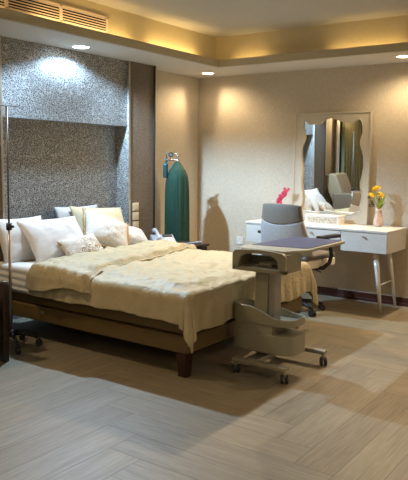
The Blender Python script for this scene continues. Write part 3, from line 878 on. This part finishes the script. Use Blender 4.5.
# flowers
def petal(bm, c, nrm, r, n=6, sz=.5, mi=0, seed=0):
    nrm = Vector(nrm).normalized(); a = nrm.orthogonal().normalized(); b = nrm.cross(a)
    rn = random.Random(seed)
    for k in range(n):
        t = 2*PI*k/n+rn.uniform(-.2, .2); d = a*math.cos(t)+b*math.sin(t); s = nrm.cross(d)
        p = Vector(c); m = p+d*r*.55+nrm*r*.25; e = p+d*r+nrm*r*.05
        vs = [bm.verts.new(q) for q in (p, m+s*r*sz*.5, e, m-s*r*sz*.5)]
        bm.faces.new(vs).material_index = mi
def yellow_vase():
    cx, cy = -.15, -2.315
    t = thing('flower_vase', 'yellow flowers in a blush ceramic vase at the right of the dressing table', 'vase of flowers', (cx, cy, .79))
    bm = B(); lathe(bm, [(.032, .79), (.042, .80), (.050, .83), (.047, .86), (.037, .895), (.029, .925), (.028, .945), (.036, .965)], cx, cy, 28)
    obj('vase', bm, M['ceramic'], t, smooth=True)
    heads = [(.02, .055, 1.15), (-.01, .035, 1.165), (-.02, .015, 1.17), (-.02, .075, 1.10), (-.03, .055, 1.095), (0, .0, 1.11), (.01, -.02, 1.09)]
    for i, (dx, dy, z) in enumerate(heads):
        c = Vector((cx+dx, cy+dy, z))
        bm = B(); tube(bm, [(cx, cy, .93), (cx+dx*.3, cy+dy*.3, 1.0), c], .002, 6); s = obj('stem', bm, M['leaf'], t, smooth=True)
        bm = B(); petal(bm, c, (-.6, -.4+.2*i/7, .9), .036, 8, .55, seed=i); petal(bm, c+Vector((0, 0, .004)), (-.5, -.3, 1), .022, 7, .6, seed=i+9)
        ball(bm, c+Vector((-.003, -.002, .008)), .008, n=8)
        obj('blossom', bm, M['petal_yellow'], s)
    rn = random.Random(5)
    for k in range(16):
        dy = rn.uniform(-.07, .01); dx = rn.uniform(-.03, .03); z = rn.uniform(1.02, 1.14)
        p0 = Vector((cx, cy, .95)); p1 = Vector((cx+dx*.6, cy+dy*.5, (z+.96)/2)); p2 = Vector((cx+dx, cy+dy, z)); w = .010
        s = Vector((0, w, 0)); bm = B()
        vs = [bm.verts.new(q) for q in (p0, p1-s, p2, p1+s)]; bm.faces.new(vs)
        obj('leaf', bm, M['leaf'], t)
    for k in range(5):
        c = Vector((cx-.02, cy+.05+.012*k, .995+.02*(k % 3)+(.06 if k == 4 else 0))); bm = B(); petal(bm, c, (-.8, -.5, .3), .02, 4, .6, seed=k+40); obj('dark_leaf', bm, M['darkleaf'], t)
yellow_vase()
def orchid():
    cx, cy = -.17, -1.245
    t = thing('orchid_vase', 'pink orchid spray rising behind the office chair back', 'vase of flowers', (cx, cy, .79))
    bm = B(); lathe(bm, [(.03, .79), (.036, .80), (.034, .86), (.020, .90), (.022, .92)], cx, cy, 24); obj('vase', bm, M['socket'], t, smooth=True)
    pts = [(cx, cy, .90), (cx, cy+.01, .98), (cx, cy, 1.05), (cx, cy-.03, 1.11), (cx, cy-.06, 1.14)]
    bm = B(); tube(bm, pts, .0025, 6); obj('stem', bm, M['leaf'], t, smooth=True)
    rn = random.Random(2)
    for k in range(40):
        q = k/39; c = Vector((cx+rn.uniform(-.02, .02), cy+.035-.09*q**1.3+rn.uniform(-.03, .03), .965+.165*q+rn.uniform(-.012, .012)))
        bm = B(); petal(bm, c, (-1, rn.uniform(-.6, .6), rn.uniform(-.3, .6)), .019, 5, .75, seed=k); obj('blossom', bm, M['petal_pink'], t)
orchid()

# ---------------------------------------------------------------- office chair
def office_chair():
    # local frame: +x forward (towards the desk)
    t = thing('office_chair', 'grey office swivel chair with black armrests at the dressing table', 'office chair', (-.87, -1.81, 0), math.radians(-8)); t.scale = (1.04, 1.06, 1.03)
    # backrest: slightly curved slab, upper darker, lower pale
    def back_x(y, z): return -.235-.07*((z-.50)/.5)+.05*(y/.21)**2-.02*math.sin((z-.55)/.45*PI)
    def halfw(z): return .262-.062*sstep(.60, 1.0, z)
    def split(y): return .875-.05*(1-(y/.22)**2)
    def slab(z_lo, z_hi, th=.045):
        bm = B(); N, K = 20, 16; g = {}
        for i in range(N+1):
            u = -1+2*i/N
            for k in range(K+1):
                z0 = z_lo(u*.2) if callable(z_lo) else z_lo; z1 = z_hi(u*.2) if callable(z_hi) else z_hi
                z = z0+(z1-z0)*k/K; y = u*halfw(z)
                x = back_x(y, z)
                tt = th*(.55+.45*(1-abs(u)**6))*(.5+.5*(1-max(0, (z-.9)/.11)**3))
                g[i, k, 0] = bm.verts.new((x-tt/2, y, z)); g[i, k, 1] = bm.verts.new((x+tt/2, y, z))
        for i in range(N):
            for k in range(K):
                bm.faces.new([g[i, k, 0], g[i, k+1, 0], g[i+1, k+1, 0], g[i+1, k, 0]])
                bm.faces.new([g[i, k, 1], g[i+1, k, 1], g[i+1, k+1, 1], g[i, k+1, 1]])
            bm.faces.new([g[i, 0, 0], g[i+1, 0, 0], g[i+1, 0, 1], g[i, 0, 1]]); bm.faces.new([g[i, K, 0], g[i, K, 1], g[i+1, K, 1], g[i+1, K, 0]])
        for k in range(K):
            bm.faces.new([g[0, k, 0], g[0, k, 1], g[0, k+1, 1], g[0, k+1, 0]]); bm.faces.new([g[N, k, 0], g[N, k+1, 0], g[N, k+1, 1], g[N, k, 1]])
        bmesh.ops.recalc_face_normals(bm, faces=bm.faces[:])
        return bm
    zt = lambda y: 1.005-.012*(y/.2)**4
    b = obj('backrest', slab(.55, lambda y: split(y)), M['chairmesh'], t, smooth=True, local=True)
    obj('headrest_panel', slab(lambda y: split(y)+.001, zt, .05), M['chairgrey'], b, smooth=True, local=True)
    bm = B(); box(bm, -.22, .25, -.245, .245, .50, .56); obj('seat', bm, M['chairgrey'], t, bevel=.03, seg=4, local=True)
    bm = B(); box(bm, -.20, .235, -.25, .25, .435, .51); obj('seat_shell', bm, M['creamseat'], t, bevel=.015, seg=3, local=True)
    bm = B(); box(bm, -.27, -.10, -.035, .035, .40, .44); rod(bm, (-.27, 0, .42), (-.29, 0, .60), .022); obj('back_bracket', bm, M['black'], t, bevel=.005, local=True)
    for s in (-1, 1):
        bm = B(); y = s*.315
        tube(bm, [(-.04, s*.20, .43), (.0, s*.27, .435), (.04, y-s*.01, .48), (.055, y, .55), (.03, y, .64), (-.02, y, .71)], [.018, .020, .019, .018, .017, .016], 12)
        a = obj('armrest_support', bm, M['black'], t, smooth=True, local=True)
        bm = B(); box(bm, -.15, .15, y-.035, y+.035, .705, .735); obj('arm_pad', bm, M['black'], a, bevel=.011, seg=3, local=True)
    bm = B(); rod(bm, (0, 0, .10), (0, 0, .25), .028); rod(bm, (0, 0, .25), (0, 0, .43), .018); obj('gas_lift', bm, M['black'], t, smooth=True, local=True)
    bm = B(); tube(bm, [(0, -.04, .41), (0, -.18, .41), (.0, -.25, .395)], .006, 8); obj('lever', bm, M['black'], t, smooth=True, local=True)
    bm = B(); rod(bm, (0, 0, .07), (0, 0, .115), .045, .036); obj('hub', bm, M['black'], t, smooth=True, local=True)
    for k in range(5):
        a = math.radians(-38+72*k); d = Vector((math.cos(a), math.sin(a), 0)); z = Vector((0, 0, 1))
        bm = B(); tube(bm, [d*.03+z*.095, d*.15+z*.088, d*.24+z*.066], [.022, .018, .013], 10); l = obj('base_arm', bm, M['black'], t, smooth=True, local=True)
        s = Vector((-d.y, d.x, 0)); c = d*.245+z*.027
        bm = B(); rod(bm, c-s*.026, c-s*.006, .027, n=20); rod(bm, c+s*.006, c+s*.026, .027, n=20); rod(bm, c+z*.01, c+z*.045, .008); rod(bm, c-s*.02, c+s*.02, .008)
        obj('castor', bm, M['rubber'], l, local=True)
office_chair()

# ---------------------------------------------------------------- overbed table
def overbed():
    t = thing('overbed_table', 'beige hospital overbed table with blue top on castors at the bed foot', 'overbed table', (-2.5, -2.46, 0))
    # top: pale tray rim with blue laminate
    za, zb_ = .812, .832
    bm = B(); poly = [(-2.56, -2.25), (-1.85, -2.245), (-1.82, -2.27), (-1.81, -2.66), (-1.84, -2.69), (-2.46, -2.70), (-2.60, -2.64), (-2.64, -2.62), (-2.65, -2.29), (-2.62, -2.265)]
    prism(bm, poly, za, zb_, 'z'); top = obj('tabletop', bm, M['plasticpale'], t, bevel=.004)
    bm = B(); prism(bm, [(-2.48, -2.27), (-1.855, -2.262), (-1.84, -2.275), (-1.832, -2.655), (-1.85, -2.67), (-2.42, -2.675)], zb_, zb_+.003, 'z'); obj('blue_laminate', bm, M['laminate'], top, bevel=.001)
    # head housing with an arched handle opening, at the bed end
    def arch(ya, yb, z0, z1, n=20, e=3.0):
        return [(ya+(yb-ya)*i/n, z0+(z1-z0)*(1-abs(2*i/n-1)**e)**(1/e)) for i in range(n+1)]
    ya, yb, z0 = -2.655, -2.255, .690
    outer = [(ya, z0), (ya, .80), (ya+.02, .822)]+[(ya+.02+(yb-ya-.04)*i/10, .822+.012*math.sin(PI*i/10)) for i in range(1, 10)]+[(yb-.02, .822), (yb, .80), (yb, z0)]
    inner = arch(ya+.045, yb-.045, z0+.018, .808)
    bm = B(); xa, xb = -2.70, -2.665
    # frame ring face: bridge outer and inner
    No = 60
    def resample(P, n):
        P = [Vector(p) for p in P]; ln = [0]
        for a, b in zip(P, P[1:]): ln.append(ln[-1]+(b-a).length)
        out = []
        for k in range(n):
            s = ln[-1]*k/(n-1); i = max(j for j in range(len(ln)) if ln[j] <= s+1e-9); i = min(i, len(P)-2)
            f = (s-ln[i])/(ln[i+1]-ln[i]); out.append(P[i]+(P[i+1]-P[i])*f)
        return out
    O = resample(outer, No); I = resample(inner, No)
    L = [[bm.verts.new((x, p.x, p.y)) for p in q] for q, x in ((I, xa), (O, xa), (O, xb), (I, xb))]
    for a, b in ((0, 1), (1, 2), (2, 3), (3, 0)):
        for i in range(No-1): bm.faces.new([L[a][i], L[a][i+1], L[b][i+1], L[b][i]])
    box(bm, xa, xb, ya, yb, z0-.004, z0+.022)
    bmesh.ops.recalc_face_normals(bm, faces=bm.faces[:])
    obj('handle_arch', bm, M['plastic'], t, bevel=.003)
    bm = B(); box(bm, -2.664, -2.47, ya, ya+.018, z0, .812); box(bm, -2.664, -2.47, yb-.018, yb, z0, .812); box(bm, -2.664, -2.47, ya+.018, yb-.018, z0, z0+.02)
    box(bm, -2.49, -2.47, ya+.018, yb-.018, z0+.02, z0+.075)
    obj('head_housing', bm, M['plastic'], t, bevel=.004)
    bm = B(); box(bm, -2.60, -2.50, -2.50, -2.40, z0+.0201, z0+.045); obj('latch_block', bm, M['plasticpale'], t, bevel=.006)
    bm = B(); prism(bm, [(-2.47, z0), (-2.47, .811), (-1.95, .811), (-1.95, .795), (-2.38, .745)], -2.47, -2.40, 'y'); obj('support_arm', bm, M['tubesteel'], t, bevel=.004)
    # column
    bm = B(); box(bm, -2.64, -2.53, -2.500, -2.400, .15, z0-.004); obj('column', bm, M['plastic'], t, bevel=.008)
    bm = B(); box(bm, -2.632, -2.538, -2.548, -2.502, .15, z0-.004); obj('column_rail', bm, M['tubesteel'], t, bevel=.006)
    # lower storage bin: body with rounded plan and tray with sweeping rim
    def plan(cx, cy, hx, hy, n=48, e=4):
        out = []
        for k in range(n):
            a = 2*PI*k/n; c, s = math.cos(a), math.sin(a)
            out.append((cx+hx*abs(c)**(2/e)*(1 if c > 0 else -1), cy+hy*abs(s)**(2/e)*(1 if s > 0 else -1)))
        return out
    cx, cy = -2.56, -2.475
    def shell(z0f, z1f, hx, hy, th=.012, floor=True):
        bm = B(); po = plan(cx, cy, hx, hy); pi_ = plan(cx, cy, hx-th, hy-th); n = len(po)
        a = [bm.verts.new((x, y, z0f)) for x, y in po]; b = [bm.verts.new((x, y, z1f(x, y))) for x, y in po]
        c = [bm.verts.new((x, y, z1f(x, y))) for x, y in pi_]; d = [bm.verts.new((x, y, z0f+th)) for x, y in pi_]
        for i in range(n):
            j = (i+1) % n
            for p, q in ((a, b), (b, c), (c, d)): bm.faces.new([p[i], p[j], q[j], q[i]])
        bm.faces.new(a[::-1]); bm.faces.new(d)
        bmesh.ops.recalc_face_normals(bm, faces=bm.faces[:])
        return bm
    rim = lambda x, y: .385+.068*sstep(-2.62, -2.40, y)*(1-.6*sstep(-2.5, -2.40, x))*1.0+ (.0)
    obj('basket', shell(.338, rim, .135, .235), M['plastic'], t, bevel=.003)
    bm = B(); pl = [p for p in plan(cx, cy, .128, .228)]
    # neck between basket and box, notched at the right end
    prism(bm, [(x, max(y, -2.565)) for x, y in pl], .275, .337, 'z'); obj('neck', bm, M['plastic'], t, bevel=.002)
    bm = B(); prism(bm, plan(cx, cy, .138, .238), .150, .278, 'z')
    obj('storage_box', bm, M['plastic'], t, bevel=.008)
    # base: spine and two cross feet with castors
    bm = B(); box(bm, -2.76, -2.22, -2.50, -2.41, .085, .118); box(bm, -2.62, -2.50, -2.49, -2.40, .118, .15); obj('base_spine', bm, M['tubesteel'], t, bevel=.006)
    feet = {-2.755: (-2.335, -2.70), -2.25: (-2.335, -2.735)}
    for x, (yA, yB) in feet.items():
        bm = B(); box(bm, x-.028, x+.028, yB-.02, yA+.02, .078, .108); f = obj('foot_bar', bm, M['tubesteel'] if x > -2.5 else M['plastic'], t, bevel=.008)  # left bar takes the duller plastic colour for the shade there
        for y in (yA, yB):
            bm = B(); rod(bm, (x, y, .05), (x, y, .08), .012); box(bm, x-.014, x+.014, y-.014, y+.014, .040, .066); c = obj('castor_fork', bm, M['tubesteel'], t, bevel=.002)
            for s in (-1, 1):
                bm = B(); cc = Vector((x-.006, y-.006, .028)); ax = Vector((.6, -.8, 0)).normalized()
                rod(bm, cc+ax*s*.008, cc+ax*s*.022, .028, n=24); obj('wheel', bm, M['rubber'], c)
overbed()
